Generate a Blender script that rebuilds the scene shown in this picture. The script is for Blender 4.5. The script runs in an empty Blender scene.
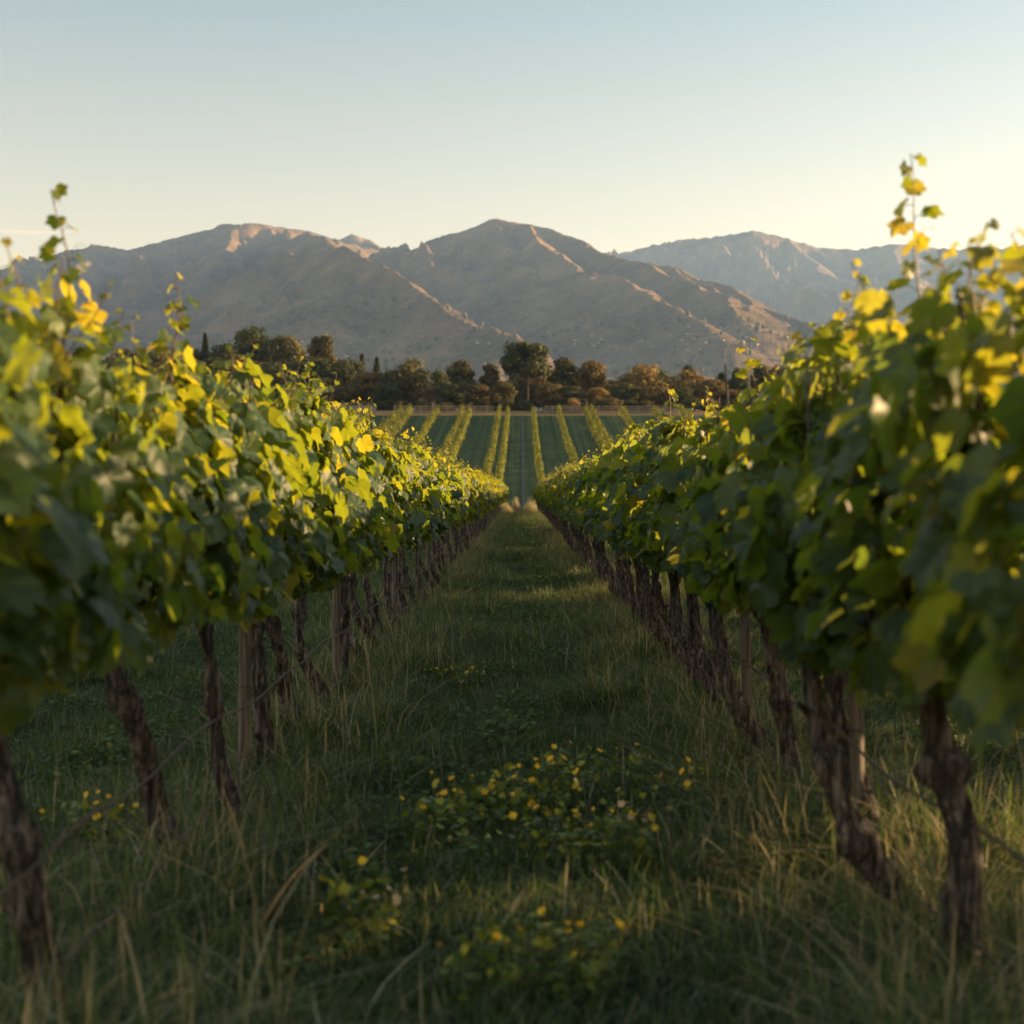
import bpy, math
import numpy as np
from mathutils import Vector, Matrix
R = math.radians
C = bpy.context.scene.collection
rng = np.random.default_rng(7)

# ------------------------------------------------------------------ camera, sky, sun, exposure
sc = bpy.context.scene
F_PX, CX, HY, CAM_Z = 1400.0, 521.0, 503.0, 1.4
cam_d = bpy.data.cameras.new('camera'); cam = bpy.data.objects.new('camera', cam_d); C.objects.link(cam)
cam_d.sensor_width = 36; cam_d.lens = 36*F_PX/1024
cam_d.clip_start = 0.05; cam_d.clip_end = 60000
cam.location = (0, 0, CAM_Z)
cam.rotation_euler = (R(90) - math.atan((512-HY)/F_PX), 0, math.atan((CX-512)/F_PX))
cam_d.dof.use_dof = True; cam_d.dof.focus_distance = 14.5; cam_d.dof.aperture_fstop = 2.4
sc.camera = cam
SUN_AZ, SUN_EL = 74, 12.0
w = bpy.data.worlds.new('World'); sc.world = w; w.use_nodes = True
nt = w.node_tree
sky = nt.nodes.new('ShaderNodeTexSky'); sky.sky_type = 'NISHITA'; sky.sun_disc = False
sky.sun_elevation = R(SUN_EL); sky.sun_rotation = R(SUN_AZ); sky.altitude = 300
sky.air_density = 1.4; sky.dust_density = 0.6; sky.ozone_density = 1.0
wb = nt.nodes.new('ShaderNodeMix'); wb.data_type = 'RGBA'; wb.blend_type = 'MULTIPLY'; wb.inputs[0].default_value = 1
wb.inputs[7].default_value = (1.23, .985, .86, 1)       # white balance of the evening sky
nt.links.new(sky.outputs[0], wb.inputs[6])
tcw = nt.nodes.new('ShaderNodeTexCoord'); spw = nt.nodes.new('ShaderNodeSeparateXYZ'); nt.links.new(tcw.outputs['Generated'], spw.inputs[0])
rw = nt.nodes.new('ShaderNodeValToRGB'); rw.color_ramp.elements[0].position = .16; rw.color_ramp.elements[0].color = (1.32, 1.12, .97, 1)
rw.color_ramp.elements[1].position = .36; rw.color_ramp.elements[1].color = (.76, .85, .90, 1); nt.links.new(spw.outputs[2], rw.inputs[0])
wm = nt.nodes.new('ShaderNodeMix'); wm.data_type = 'RGBA'; wm.blend_type = 'MULTIPLY'; wm.inputs[0].default_value = 1     # clearer, bluer air higher up
nt.links.new(wb.outputs[2], wm.inputs[6]); nt.links.new(rw.outputs[0], wm.inputs[7]); nt.links.new(wm.outputs[2], nt.nodes['Background'].inputs[0]); nt.nodes['Background'].inputs[1].default_value = 0.074
sd = bpy.data.lights.new('sun', 'SUN'); so = bpy.data.objects.new('sun', sd); C.objects.link(so)
sd.energy = 5.0; sd.angle = R(0.6); sd.color = (1.0, 0.65, 0.31)
S = Vector((math.sin(R(SUN_AZ))*math.cos(R(SUN_EL)), math.cos(R(SUN_AZ))*math.cos(R(SUN_EL)), math.sin(R(SUN_EL))))
so.rotation_euler = S.to_track_quat('Z', 'Y').to_euler(); so.location = S*200
sc.view_settings.view_transform = 'Standard'; sc.view_settings.look = 'None'
sc.view_settings.exposure = 1.82; sc.view_settings.gamma = 1
sc.render.engine = 'CYCLES'
cy = sc.cycles
cy.use_denoising = True
cy.max_bounces = 6; cy.transparent_max_bounces = 8; cy.diffuse_bounces = 3; cy.transmission_bounces = 4; cy.glossy_bounces = 2
cy.volume_bounces = 1; cy.sample_clamp_indirect = 6

# ------------------------------------------------------------------ helpers
def tag(o, label=None, cat=None, group=None, kind=None):
    if label: o['label'] = label
    if cat: o['category'] = cat
    if group: o['group'] = group
    if kind: o['kind'] = kind
    return o
def link(name, me, parent=None, loc=(0, 0, 0)):
    o = bpy.data.objects.new(name, me); C.objects.link(o); o.parent = parent; o.location = loc
    return o
def empty(name, loc=(0, 0, 0)):
    o = bpy.data.objects.new(name, None); C.objects.link(o); o.location = loc; o.empty_display_size = .2
    return o

class G:                                  # accumulates vertices and faces for ONE mesh
    def __init__(s): s.v = []; s.n = 0; s.f = []; s.uv = []; s.r = []
    def add(s, V, faces, uv=None, r=None, mi=0):
        V = np.asarray(V, float).reshape(-1, 3)
        s.v.append(V)
        for f in faces:
            f = np.asarray(f, np.int64)
            if f.size: s.f.append((f + s.n, mi))
        s.uv.append(np.zeros((len(V), 2)) if uv is None else np.asarray(uv, float))
        s.r.append(np.full(len(V), .5) if r is None else np.asarray(r, float))
        s.n += len(V)
        return s
    def mesh(s, name, mats, smooth=True):
        me = bpy.data.meshes.new(name)
        V = np.concatenate(s.v); UV = np.concatenate(s.uv); RR = np.concatenate(s.r)
        me.vertices.add(len(V)); me.vertices.foreach_set('co', V.astype(np.float32).ravel())
        loops = np.concatenate([f.ravel() for f, m in s.f])
        tot = np.concatenate([np.full(len(f), f.shape[1]) for f, m in s.f])
        mi = np.concatenate([np.full(len(f), m) for f, m in s.f])
        me.loops.add(len(loops)); me.loops.foreach_set('vertex_index', loops.astype(np.int32))
        me.polygons.add(len(tot))
        me.polygons.foreach_set('loop_start', (np.cumsum(tot)-tot).astype(np.int32))
        me.polygons.foreach_set('material_index', mi.astype(np.int32))
        me.polygons.foreach_set('use_smooth', np.full(len(tot), bool(smooth)))
        me.update(calc_edges=True)
        u = me.uv_layers.new(name='UVMap'); u.data.foreach_set('uv', UV[loops].astype(np.float32).ravel())
        a = me.attributes.new('rnd', 'FLOAT', 'POINT'); a.data.foreach_set('value', RR.astype(np.float32))
        for m in (mats if isinstance(mats, (list, tuple)) else [mats]): me.materials.append(m)
        me.validate()
        return me

def nrmz(a): return a/np.maximum(np.linalg.norm(a, axis=-1, keepdims=True), 1e-9)

def hash2(ix, iy, seed):
    h = (ix.astype(np.int64)*374761393 + iy.astype(np.int64)*668265263 + seed*982451653) & 0xffffffff
    h = ((h ^ (h >> 13))*1274126177) & 0xffffffff
    return ((h ^ (h >> 16)) & 0xffff)/65535.0
def vnoise(x, y, seed=0):
    x = np.asarray(x, float); y = np.asarray(y, float)
    ix = np.floor(x); iy = np.floor(y); fx = x-ix; fy = y-iy
    fx = fx*fx*fx*(fx*(fx*6-15)+10); fy = fy*fy*fy*(fy*(fy*6-15)+10)
    a = hash2(ix, iy, seed); b = hash2(ix+1, iy, seed); c = hash2(ix, iy+1, seed); d = hash2(ix+1, iy+1, seed)
    return (a*(1-fx)+b*fx)*(1-fy)+(c*(1-fx)+d*fx)*fy
def fbm(x, y, o=4, seed=0, gain=.5):
    s = 0; a = 1; t = 0
    for k in range(o):
        s = s + a*(vnoise(x*2**k+17.3*k, y*2**k-9.1*k, seed+k)*2-1); t += a; a *= gain
    return s/t
def ridged(x, y, o=4, seed=0):
    s = 0; a = 1; t = 0
    for k in range(o):
        n = 1-np.abs(vnoise(x*2**k+7.7*k, y*2**k+3.1*k, seed+k)*2-1)
        s = s + a*n*n; t += a; a *= .5
    return s/t

def tube(P, rad, n=10, ridge=0., twist=0., seed=0, cap=True):
    P = np.asarray(P, float); m = len(P); rad = np.broadcast_to(np.asarray(rad, float), (m,))
    T = nrmz(np.gradient(P, axis=0))
    ref = np.where(np.abs(T[:, 2:3]) > .9, [[1., 0, 0]], [[0, 0, 1.]])
    A = nrmz(np.cross(T, ref)); 
    for i in range(1, m):
        a = A[i-1]-T[i]*np.dot(A[i-1], T[i]); A[i] = a/max(np.linalg.norm(a), 1e-9)
    B = np.cross(T, A)
    th = np.arange(n)/n*2*math.pi
    L = np.concatenate([[0], np.cumsum(np.linalg.norm(np.diff(P, axis=0), axis=1))])
    TH, LL = np.meshgrid(th, L)
    rr = np.repeat(rad[:, None], n, 1)
    if ridge:
        tw = TH+twist*LL
        rr = rr*(1+ridge*(.5*np.sin(3*tw+seed)+.35*np.sin(5*tw-LL*6+seed*2)+.6*(vnoise(TH*1.6+seed*9, LL*9+seed, seed)-.5)*2*np.sin(TH/2)
                 + .35*np.sin(9*tw+seed+2*np.sin(LL*11))))
    V = P[:, None]+A[:, None]*(rr*np.cos(TH))[..., None]+B[:, None]*(rr*np.sin(TH))[..., None]
    i = np.arange(m-1)[:, None]*n; j = np.arange(n)[None]; j2 = (j+1) % n
    q = np.stack([i+j, i+j2, i+n+j2, i+n+j], -1).reshape(-1, 4)
    uv = np.stack([TH/(2*math.pi), LL], -1).reshape(-1, 2)
    V = V.reshape(-1, 3); fs = [q]
    if cap:
        V = np.concatenate([V, P[-1:], P[:1]]); uv = np.concatenate([uv, [[0, 0], [0, 0]]])
        k = np.arange(n); b = (m-1)*n
        fs += [np.stack([b+k, b+(k+1) % n, np.full(n, m*n)], 1), np.stack([(k+1) % n, k, np.full(n, m*n+1)], 1)]
    return V, fs, uv
def box(g, c, s, mi=0, rz=0.):
    x, y, z = np.array(s)/2.
    V = np.array([[i, j, k] for i in (-x, x) for j in (-y, y) for k in (-z, z)], float)
    cr, sr = math.cos(rz), math.sin(rz)
    V = np.stack([V[:, 0]*cr-V[:, 1]*sr, V[:, 0]*sr+V[:, 1]*cr, V[:, 2]], 1)+np.array(c)
    g.add(V, [[[0, 1, 3, 2], [4, 6, 7, 5], [0, 4, 5, 1], [2, 3, 7, 6], [0, 2, 6, 4], [1, 5, 7, 3]]], mi=mi)
    return g

def pix(px, py, d):                        # the point d metres ahead that this pixel looks at
    return ((px-CX)/F_PX*d, d, CAM_Z-(py-HY)/F_PX*d)

# ------------------------------------------------------------------ materials
def mat(name):
    m = bpy.data.materials.new(name); m.use_nodes = True
    return m, m.node_tree, m.node_tree.nodes['Principled BSDF']
def N(nt, t, **k):
    n = nt.nodes.new('ShaderNode'+t)
    for a, b in k.items():
        if a.startswith('i_'): n.inputs[a[2:]].default_value = b
        else: setattr(n, a, b)
    return n
def ramp(nt, src, stops, interp='LINEAR'):
    r = N(nt, 'ValToRGB'); r.color_ramp.interpolation = interp
    e = r.color_ramp.elements
    while len(e) < len(stops): e.new(.5)
    for q, (p, c) in zip(e, stops): q.position = p; q.color = (*c, 1)
    nt.links.new(src, r.inputs[0]); return r.outputs[0]
def noise(nt, scale, detail=4, rough=.55, vec=None, dist=0.):
    n = N(nt, 'TexNoise'); n.inputs['Scale'].default_value = scale; n.inputs['Detail'].default_value = detail
    n.inputs['Roughness'].default_value = rough; n.inputs['Distortion'].default_value = dist
    if vec is not None: nt.links.new(vec, n.inputs['Vector'])
    return n.outputs[0]
def mul(nt, a, b, op='MULTIPLY'):
    m = N(nt, 'Math', operation=op)
    for i, x in enumerate((a, b)):
        if isinstance(x, (int, float)): m.inputs[i].default_value = x
        elif x is not None: nt.links.new(x, m.inputs[i])
    return m.outputs[0]
def mix(nt, f, a, b, bt='MIX'):
    m = N(nt, 'Mix', data_type='RGBA', blend_type=bt)
    for s, x in ((0, f), (6, a), (7, b)):
        if isinstance(x, (int, float)): m.inputs[s].default_value = x
        elif isinstance(x, tuple): m.inputs[s].default_value = (*x, 1)
        else: nt.links.new(x, m.inputs[s])
    return m.outputs[2]
def bump(nt, h, strength, dist, bs):
    b = N(nt, 'Bump'); b.inputs['Strength'].default_value = strength; b.inputs['Distance'].default_value = dist
    nt.links.new(h, b.inputs['Height']); nt.links.new(b.outputs[0], bs.inputs['Normal'])
def attr(nt, name='rnd'):
    a = N(nt, 'Attribute', attribute_name=name); return a.outputs['Fac']
def objvec(nt, scale=(1, 1, 1), which='Object'):
    t = N(nt, 'TexCoord'); m = N(nt, 'Mapping'); m.inputs['Scale'].default_value = scale
    nt.links.new(t.outputs[which], m.inputs[0]); return m.outputs[0]

def leaf_material(name, stops, trans, tf=.4, veins=True, rough=.42, spec=.5):
    m, nt, bs = mat(name)
    r = attr(nt)
    col = ramp(nt, r, stops)
    geo = N(nt, 'NewGeometry')
    n1 = noise(nt, 3.0, 2, .5, objvec(nt, (9, 9, 9)))
    col = mix(nt, .35, col, ramp(nt, n1, [(.3, (.55, .6, .5)), (.7, (1.25, 1.2, 1.1))]), 'MULTIPLY')
    if veins:
        uv = N(nt, 'UVMap'); sx = N(nt, 'SeparateXYZ'); nt.links.new(uv.outputs[0], sx.inputs[0])
        ang = N(nt, 'Math', operation='ARCTAN2'); nt.links.new(sx.outputs[0], ang.inputs[0]); nt.links.new(sx.outputs[1], ang.inputs[1])
        rad = N(nt, 'VectorMath', operation='LENGTH'); nt.links.new(uv.outputs[0], rad.inputs[0])
        pp = mul(nt, mul(nt, ang.outputs[0], .475, 'PINGPONG'), rad.outputs['Value'])
        main = mul(nt, pp, .022, 'LESS_THAN')
        # side veins branching from the main ones
        w1 = mul(nt, mul(nt, rad.outputs['Value'], mul(nt, pp, 1.0), 'SUBTRACT'), .06, 'PINGPONG')
        side = mul(nt, mul(nt, w1, .008, 'LESS_THAN'), .5)
        vv = mul(nt, main, side, 'MAXIMUM')
        col = mix(nt, mul(nt, vv, .45), col, (.16, .19, .06))
        bump(nt, vv, .25, .002, bs)
    back = mix(nt, .35, col, (.06, .085, .045))
    col2 = mix(nt, geo.outputs['Backfacing'], col, back)
    nt.links.new(col2, bs.inputs['Base Color']); bs.inputs['Roughness'].default_value = rough
    bs.inputs['Specular IOR Level'].default_value = spec
    tr = N(nt, 'BsdfTranslucent')
    tc = ramp(nt, r, trans)
    nt.links.new(tc, tr.inputs[0])
    ms = N(nt, 'MixShader'); ms.inputs[0].default_value = tf
    nt.links.new(bs.outputs[0], ms.inputs[1]); nt.links.new(tr.outputs[0], ms.inputs[2])
    nt.links.new(ms.outputs[0], nt.nodes['Material Output'].inputs[0])
    return m
M = {}
M['vine_leaf'] = leaf_material('vine_leaf', tf=.47, rough=.46, spec=.42, stops=
    [(0, (.022, .060, .034)), (.5, (.042, .094, .042)), (.84, (.085, .135, .034)), (.95, (.16, .17, .03)), (1, (.24, .18, .03))],
    trans=[(0, (.18, .28, .018)), (.5, (.40, .44, .02)), (.85, (.74, .62, .03)), (1, (.85, .56, .05))])
M['vine_leaf_far'] = leaf_material('vine_leaf_far',
    [(0, (.03, .06, .018)), (.5, (.06, .095, .022)), (.9, (.14, .15, .025)), (1, (.22, .17, .03))],
    [(0, (.26, .34, .015)), (.6, (.54, .52, .02)), (1, (.85, .64, .04))], veins=False, rough=.55)
M['grass'] = leaf_material('grass',
    [(0, (.018, .048, .018)), (.45, (.085, .145, .046)), (.72, (.20, .28, .10)), (.82, (.34, .31, .18)), (1, (.80, .70, .48))],
    [(0, (.08, .15, .02)), (.6, (.22, .30, .06)), (.8, (.45, .37, .15)), (1, (.6, .48, .24))], tf=.3, veins=False, rough=.6, spec=.3)
M['hedge'] = leaf_material('hedge',
    [(0, (.03, .055, .015)), (.6, (.07, .10, .02)), (1, (.16, .16, .03))],
    [(0, (.15, .22, .012)), (1, (.5, .44, .03))], veins=False, rough=.6)
def crown_mat(name, a, b, c, tf=.22):
    return leaf_material(name, [(0, a), (.6, b), (1, c)], [(0, tuple(2*v for v in b)), (1, tuple(2*v for v in c))], tf=tf, veins=False, rough=.7, spec=.2)
M['crown_green'] = crown_mat('crown_green', (.032, .045, .017), (.062, .075, .028), (.11, .11, .04))
M['crown_olive'] = crown_mat('crown_olive', (.055, .058, .022), (.10, .095, .036), (.17, .145, .05))
M['crown_brown'] = crown_mat('crown_brown', (.075, .058, .022), (.14, .105, .04), (.22, .16, .06))
M['crown_gold'] = crown_mat('crown_gold', (.13, .09, .03), (.24, .165, .055), (.36, .25, .08))

m, nt, bs = mat('vine_bark')
v = objvec(nt, (38, 38, 5)); h = noise(nt, 1.0, 6, .7, v, 1.2); h2 = noise(nt, 7, 3, .6, objvec(nt, (1, 1, 1)))
col = ramp(nt, h, [(.36, (.006, .006, .007)), (.47, (.040, .038, .040)), (.56, (.165, .160, .160)), (.72, (.46, .45, .44))])
col = mix(nt, .5, col, ramp(nt, h2, [(.35, (.45, .4, .4)), (.7, (1.3, 1.2, 1.1))]), 'MULTIPLY')
nt.links.new(col, bs.inputs['Base Color']); bs.inputs['Roughness'].default_value = .9
bump(nt, h, 1.0, .03, bs); M['bark'] = m
m, nt, bs = mat('post_wood')
v = objvec(nt, (60, 60, 3)); h = noise(nt, 1.0, 5, .65, v, .4)
col = ramp(nt, h, [(.3, (.025, .023, .022)), (.5, (.10, .092, .085)), (.75, (.24, .22, .20))])
nt.links.new(col, bs.inputs['Base Color']); bs.inputs['Roughness'].default_value = .85; bump(nt, h, .7, .006, bs); M['post'] = m
m, nt, bs = mat('shoot_stem')
bs.inputs['Base Color'].default_value = (.16, .10, .04, 1); bs.inputs['Roughness'].default_value = .5; M['stem'] = m
m, nt, bs = mat('drip_wire')
col = ramp(nt, noise(nt, 30, 3), [(.35, (.03, .024, .02)), (.7, (.12, .09, .065))])
nt.links.new(col, bs.inputs['Base Color']); bs.inputs['Roughness'].default_value = .6; M['wire'] = m
m, nt, bs = mat('straw')
col = ramp(nt, noise(nt, 12, 3), [(.3, (.30, .20, .10)), (.7, (.50, .37, .20))])
nt.links.new(col, bs.inputs['Base Color']); bs.inputs['Roughness'].default_value = .6; M['straw'] = m
m, nt, bs = mat('yellow_petal')
nt.links.new(ramp(nt, attr(nt), [(0, (.75, .42, .01)), (.7, (.90, .62, .01)), (1, (.90, .70, .08))]), bs.inputs['Base Color'])
bs.inputs['Roughness'].default_value = .5; bs.inputs['Subsurface Weight'].default_value = 0
M['petal'] = m
m, nt, bs = mat('pale_petal'); bs.inputs['Base Color'].default_value = (.60, .48, .30, 1); M['pale_petal'] = m
M['herb'] = leaf_material('herb', [(0, (.05, .10, .015)), (.6, (.13, .19, .025)), (1, (.40, .40, .03))], [(0, (.15, .22, .01)), (1, (.6, .55, .02))], tf=.3, veins=False)
m, nt, bs = mat('tree_bark')
col = ramp(nt, noise(nt, 3, 4), [(.3, (.04, .032, .025)), (.7, (.12, .09, .065))])
nt.links.new(col, bs.inputs['Base Color']); bs.inputs['Roughness'].default_value = .95; M['tree_bark'] = m

# soil under the grass / far field / verge, by world position
m, nt, bs = mat('ground')
g_ = N(nt, 'NewGeometry'); pos = g_.outputs['Position']
sx = N(nt, 'SeparateXYZ'); nt.links.new(pos, sx.inputs[0])
n1 = noise(nt, 1.3, 6, .65, pos); n2 = noise(nt, .06, 4, .6, pos); n3 = noise(nt, 9, 4, .7, pos)
near = ramp(nt, n1, [(.3, (.022, .030, .012)), (.5, (.045, .055, .02)), (.68, (.085, .075, .038)), (.8, (.13, .10, .06))])
# mown lines of the far field
mp = N(nt, 'Mapping'); mp.inputs['Scale'].default_value = (1, .004, .0); nt.links.new(pos, mp.inputs[0])
st = noise(nt, 1.6, 4, .8, mp.outputs[0])
field = ramp(nt, st, [(.36, (.026, .052, .024)), (.5, (.050, .085, .036)), (.64, (.085, .12, .048))])
field = mix(nt, .4, field, ramp(nt, n1, [(.3, (.6, .6, .6)), (.7, (1.35, 1.35, 1.2))]), 'MULTIPLY')
mr = N(nt, 'MapRange'); mr.inputs[1].default_value = 88; mr.inputs[2].default_value = 100; nt.links.new(sx.outputs[1], mr.inputs[0])
col = mix(nt, mr.outputs[0], near, field)
mr2 = N(nt, 'MapRange'); mr2.inputs[1].default_value = 227; mr2.inputs[2].default_value = 229; nt.links.new(sx.outputs[1], mr2.inputs[0])
verge = ramp(nt, n1, [(.3, (.12, .09, .045)), (.7, (.25, .17, .085))])
col = mix(nt, mr2.outputs[0], col, verge)
mr3 = N(nt, 'MapRange'); mr3.inputs[1].default_value = 250; mr3.inputs[2].default_value = 270; nt.links.new(sx.outputs[1], mr3.inputs[0])
col = mix(nt, mr3.outputs[0], col, ramp(nt, n2, [(.35, (.05, .055, .025)), (.65, (.16, .12, .06))]))
nt.links.new(col, bs.inputs['Base Color']); bs.inputs['Roughness'].default_value = .95; bs.inputs['Specular IOR Level'].default_value = .1
bump(nt, n3, .8, .05, bs); M['ground'] = m

m, nt, bs = mat('mountain_ground')
g_ = N(nt, 'NewGeometry'); pos = g_.outputs['Position']
n1 = noise(nt, .006, 8, .62, pos); n2 = noise(nt, .045, 6, .7, pos); n3 = noise(nt, .02, 6, .65, pos)
col = ramp(nt, n1, [(.35, (.14, .098, .06)), (.5, (.23, .158, .092)), (.68, (.35, .24, .135))])
scrub = ramp(nt, n2, [(.52, (0, 0, 0)), (.64, (1, 1, 1))])
sxm = N(nt, 'SeparateXYZ'); nt.links.new(pos, sxm.inputs[0])
low = N(nt, 'MapRange'); low.inputs[1].default_value = 560; low.inputs[2].default_value = 250; low.inputs[3].default_value = .35; low.inputs[4].default_value = .9
nt.links.new(sxm.outputs[2], low.inputs[0])
col = mix(nt, mul(nt, scrub, low.outputs[0]), col, (.055, .055, .032))
nt.links.new(col, bs.inputs['Base Color']); bs.inputs['Roughness'].default_value = 1; bs.inputs['Specular IOR Level'].default_value = 0
bump(nt, mul(nt, n3, n2, 'ADD'), .9, 22, bs); M['mountain'] = m
def plain(name, c, rough=.8):
    m, nt, bs = mat(name)
    nn = noise(nt, 2.5, 4); col = mix(nt, .4, c, ramp(nt, nn, [(.3, (.6, .6, .6)), (.7, (1.2, 1.2, 1.2))]), 'MULTIPLY')
    nt.links.new(col, bs.inputs['Base Color']); bs.inputs['Roughness'].default_value = rough; bs.inputs['Specular IOR Level'].default_value = .15; return m
M['path'] = plain('gravel_track', (.075, .08, .085)); M['wall_pale'] = plain('pale_render', (.45, .39, .31)); M['roof'] = plain('roof_tile', (.26, .14, .09))
M['fence'] = plain('fence_wood', (.30, .25, .20)); M['wall_grey'] = plain('grey_wall', (.22, .23, .25)); M['dark'] = plain('dark_opening', (.03, .03, .03))

# ------------------------------------------------------------------ the ground
YK = [-30, 0, 10, 30, 60, 84, 92, 104, 114, 125, 140, 173, 200, 225, 237, 245, 300, 600, 1200]
ZK = [0, 0, 0, .15, .42, .65, .55, -.5, -.4, .7, 2.9, 6.9, 11.0, 15.2, 17.1, 17.3, 17, 12, 14]
_yy = np.linspace(-30, 1200, 1231); _zz = np.interp(_yy, YK, ZK)
_k = np.hanning(9); _k /= _k.sum(); _zs = np.convolve(np.pad(_zz, 4, 'edge'), _k, 'valid')
def gz(x, y):
    x = np.asarray(x, float); y = np.asarray(y, float)
    z = np.interp(y, _yy, _zs)
    nf = np.clip((100-y)/20, 0, 1)*np.clip((9-np.abs(x))/2, 0, 1)
    ph = np.mod(x+1.25+1.25, 2.5)-1.25
    z = z + nf*(.05*np.exp(-(ph/.35)**2)-.03*np.exp(-((np.abs(ph)-.72)/.2)**2)+.05*fbm(x*.9, y*.9, 3, 5))
    z = z + 7*np.exp(-((x+62)/26)**2-((y-300)/45)**2)*(y > 180)
    return z
def grid(xs, ys, fz):
    X, Y = np.meshgrid(xs, ys); Z = fz(X, Y)
    n = len(xs); m = len(ys)
    i = np.arange(m-1)[:, None]*n; j = np.arange(n-1)[None]
    q = np.stack([i+j, i+j+1, i+n+j+1, i+n+j], -1).reshape(-1, 4)
    return np.stack([X, Y, Z], -1).reshape(-1, 3), [q]
xs = np.concatenate([-np.geomspace(5500, 12, 45), np.linspace(-11, 11, 170), np.geomspace(12, 5500, 45)])
ys = np.concatenate([[-240, -100, -30], np.linspace(-10, 40, 330), np.linspace(40.5, 130, 110), np.linspace(132, 330, 100), np.geomspace(340, 1200, 24), [3000, 10500]])
g = G(); g.add(*grid(xs, ys, gz)); 
tag(link('ground', g.mesh('ground', M['ground'])), 'grassy vineyard ground running up to the tree line', kind='structure')

# track up the middle of the far field
ys_ = np.linspace(100, 224, 80); g = G()
V = []
for s in (-.15, .15):
    V.append(np.stack([np.full(80, .25+s), ys_, gz(np.full(80, .25), ys_)+.03], 1))
g.add(np.concatenate(V), [np.stack([np.arange(79), np.arange(79)+80, np.arange(79)+81, np.arange(79)+1], 1)])
tag(link('path', g.mesh('path', M['path'])), 'narrow bluish track straight up the middle of the far field', kind='structure')

# ------------------------------------------------------------------ mountains: ridges (pixel x, pixel y, distance)
RIDGES = [
 (.62, [(-260, 300, 4600), (-120, 285, 4800), (0, 268, 5000), (60, 256, 5050), (95, 243, 5100), (132, 248, 5150), (165, 237, 5200), (215, 224, 5200), (240, 220, 5100), (262, 221, 5150), (290, 228, 5300), (330, 240, 5500), (380, 249, 5800), (406, 252, 5900)]),
 (.62, [(330, 243, 6000), (348, 233, 6100), (366, 238, 6100), (385, 248, 6000)]),
 (.62, [(300, 232, 5000), (325, 240, 4300), (350, 249, 3500), (385, 266, 3200), (410, 286, 3000), (440, 306, 2800), (478, 320, 2600), (520, 333, 2450)]),
 (.55, [(350, 249, 3500), (340, 280, 3200), (322, 305, 2950), (310, 335, 2650)]),
 (.50, [(240, 221, 5100), (225, 250, 4750), (205, 280, 4300), (175, 310, 3800), (150, 340, 3400)]),
 (.50, [(95, 243, 5100), (70, 275, 4600), (60, 300, 4200), (30, 330, 3700)]),
 (.5, [(-120, 285, 4800), (-140, 320, 4200), (-160, 350, 3700)]),
 (.5, [(262, 222, 5150), (285, 252, 4800), (275, 285, 4300)]),
 (.60, [(406, 252, 4800), (430, 240, 4750), (462, 232, 4700), (500, 221, 4600), (530, 224, 4550), (560, 232, 4450), (590, 240, 4350), (622, 253, 4150), (660, 264, 3950), (690, 276, 3750), (730, 290, 3550), (775, 312, 3300), (812, 336, 3050), (860, 360, 2700)]),
 (.62, [(462, 232, 4700), (466, 258, 4350), (486, 282, 3950), (500, 300, 3650)]),
 (.62, [(530, 224, 4550), (556, 246, 4100), (590, 268, 3700), (640, 290, 3300), (688, 308, 3000), (720, 326, 2800)]),
 (.62, [(500, 221, 4600), (520, 252, 4150), (548, 282, 3650), (590, 306, 3250), (620, 322, 3000)]),
 (.62, [(590, 240, 4350), (628, 258, 3950), (672, 278, 3600), (722, 300, 3250), (765, 322, 2950)]),
 (.62, [(660, 264, 3950), (705, 290, 3500), (750, 312, 3150)]),
 (.6, [(560, 262, 8500), (620, 250, 8300), (660, 241, 8200), (705, 238, 8000), (752, 232, 7900), (790, 238, 7900), (828, 247, 7900), (860, 249, 7900), (900, 243, 7800), (960, 249, 7700), (1024, 245, 7600), (1100, 248, 7500), (1250, 240, 7400), (1400, 260, 7300)]),
 (.42, [(790, 238, 7900), (830, 275, 7000), (890, 300, 6200), (940, 325, 5300)]),
 (.5, [(900, 243, 7800), (905, 275, 6900), (930, 305, 6000), (960, 335, 5000)]),
 (.5, [(1024, 245, 7600), (1040, 280, 6600), (1060, 315, 5500), (1100, 345, 4600)]),
 (.5, [(1250, 240, 7400), (1260, 290, 6200), (1250, 340, 4800)]),
]
RW = [(s, [(pix(px, py, d)) for px, py, d in L]) for s, L in RIDGES]
def apron(x, y):
    d = np.hypot(x*.6, y)
    return np.interp(d, [1000, 1400, 2200, 3000, 3600, 4300, 9500], [12, 40, 165, 318, 430, 540, 620])
def mz(x, y):
    wx = x+70*fbm(x/420, y/420, 4, 11)+14*fbm(x/70, y/70, 3, 14); wy = y+110*fbm(x/420+9, y/420, 4, 21)
    best = apron(x, y)+16*fbm(x/260, y/260, 4, 31); near = np.full(x.shape, 900.)
    for s, L in RW:
        for (a, b) in zip(L[:-1], L[1:]):
            ax, ay, az = a; bx, by, bz = b
            vx, vy = bx-ax, by-ay
            t = np.clip(((wx-ax)*vx+(wy-ay)*vy)/(vx*vx+vy*vy), 0, 1)
            dd = np.hypot(wx-ax-t*vx, wy-ay-t*vy)
            h = az+t*(bz-az)-s*dd*(1-.22*np.clip(dd/900, 0, 1))
            near = np.where(h > best, dd, near); best = np.maximum(best, h)
    amp = np.clip(near, 8, 420)*np.clip((best-apron(x, y)-20)/260, .06, 1)
    best = best+amp*.74*(ridged((wx+.35*wy)/330, (wy-.3*wx)/720, 4, 41)-.55)+np.minimum(np.clip(near, 12, 300), amp+22)*np.clip(near/120, .25, 1)*.52*(ridged((x+.3*y)/120, y/230, 4, 61)-.5)+6*fbm(x/40, y/40, 3, 51)
    return best
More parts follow.
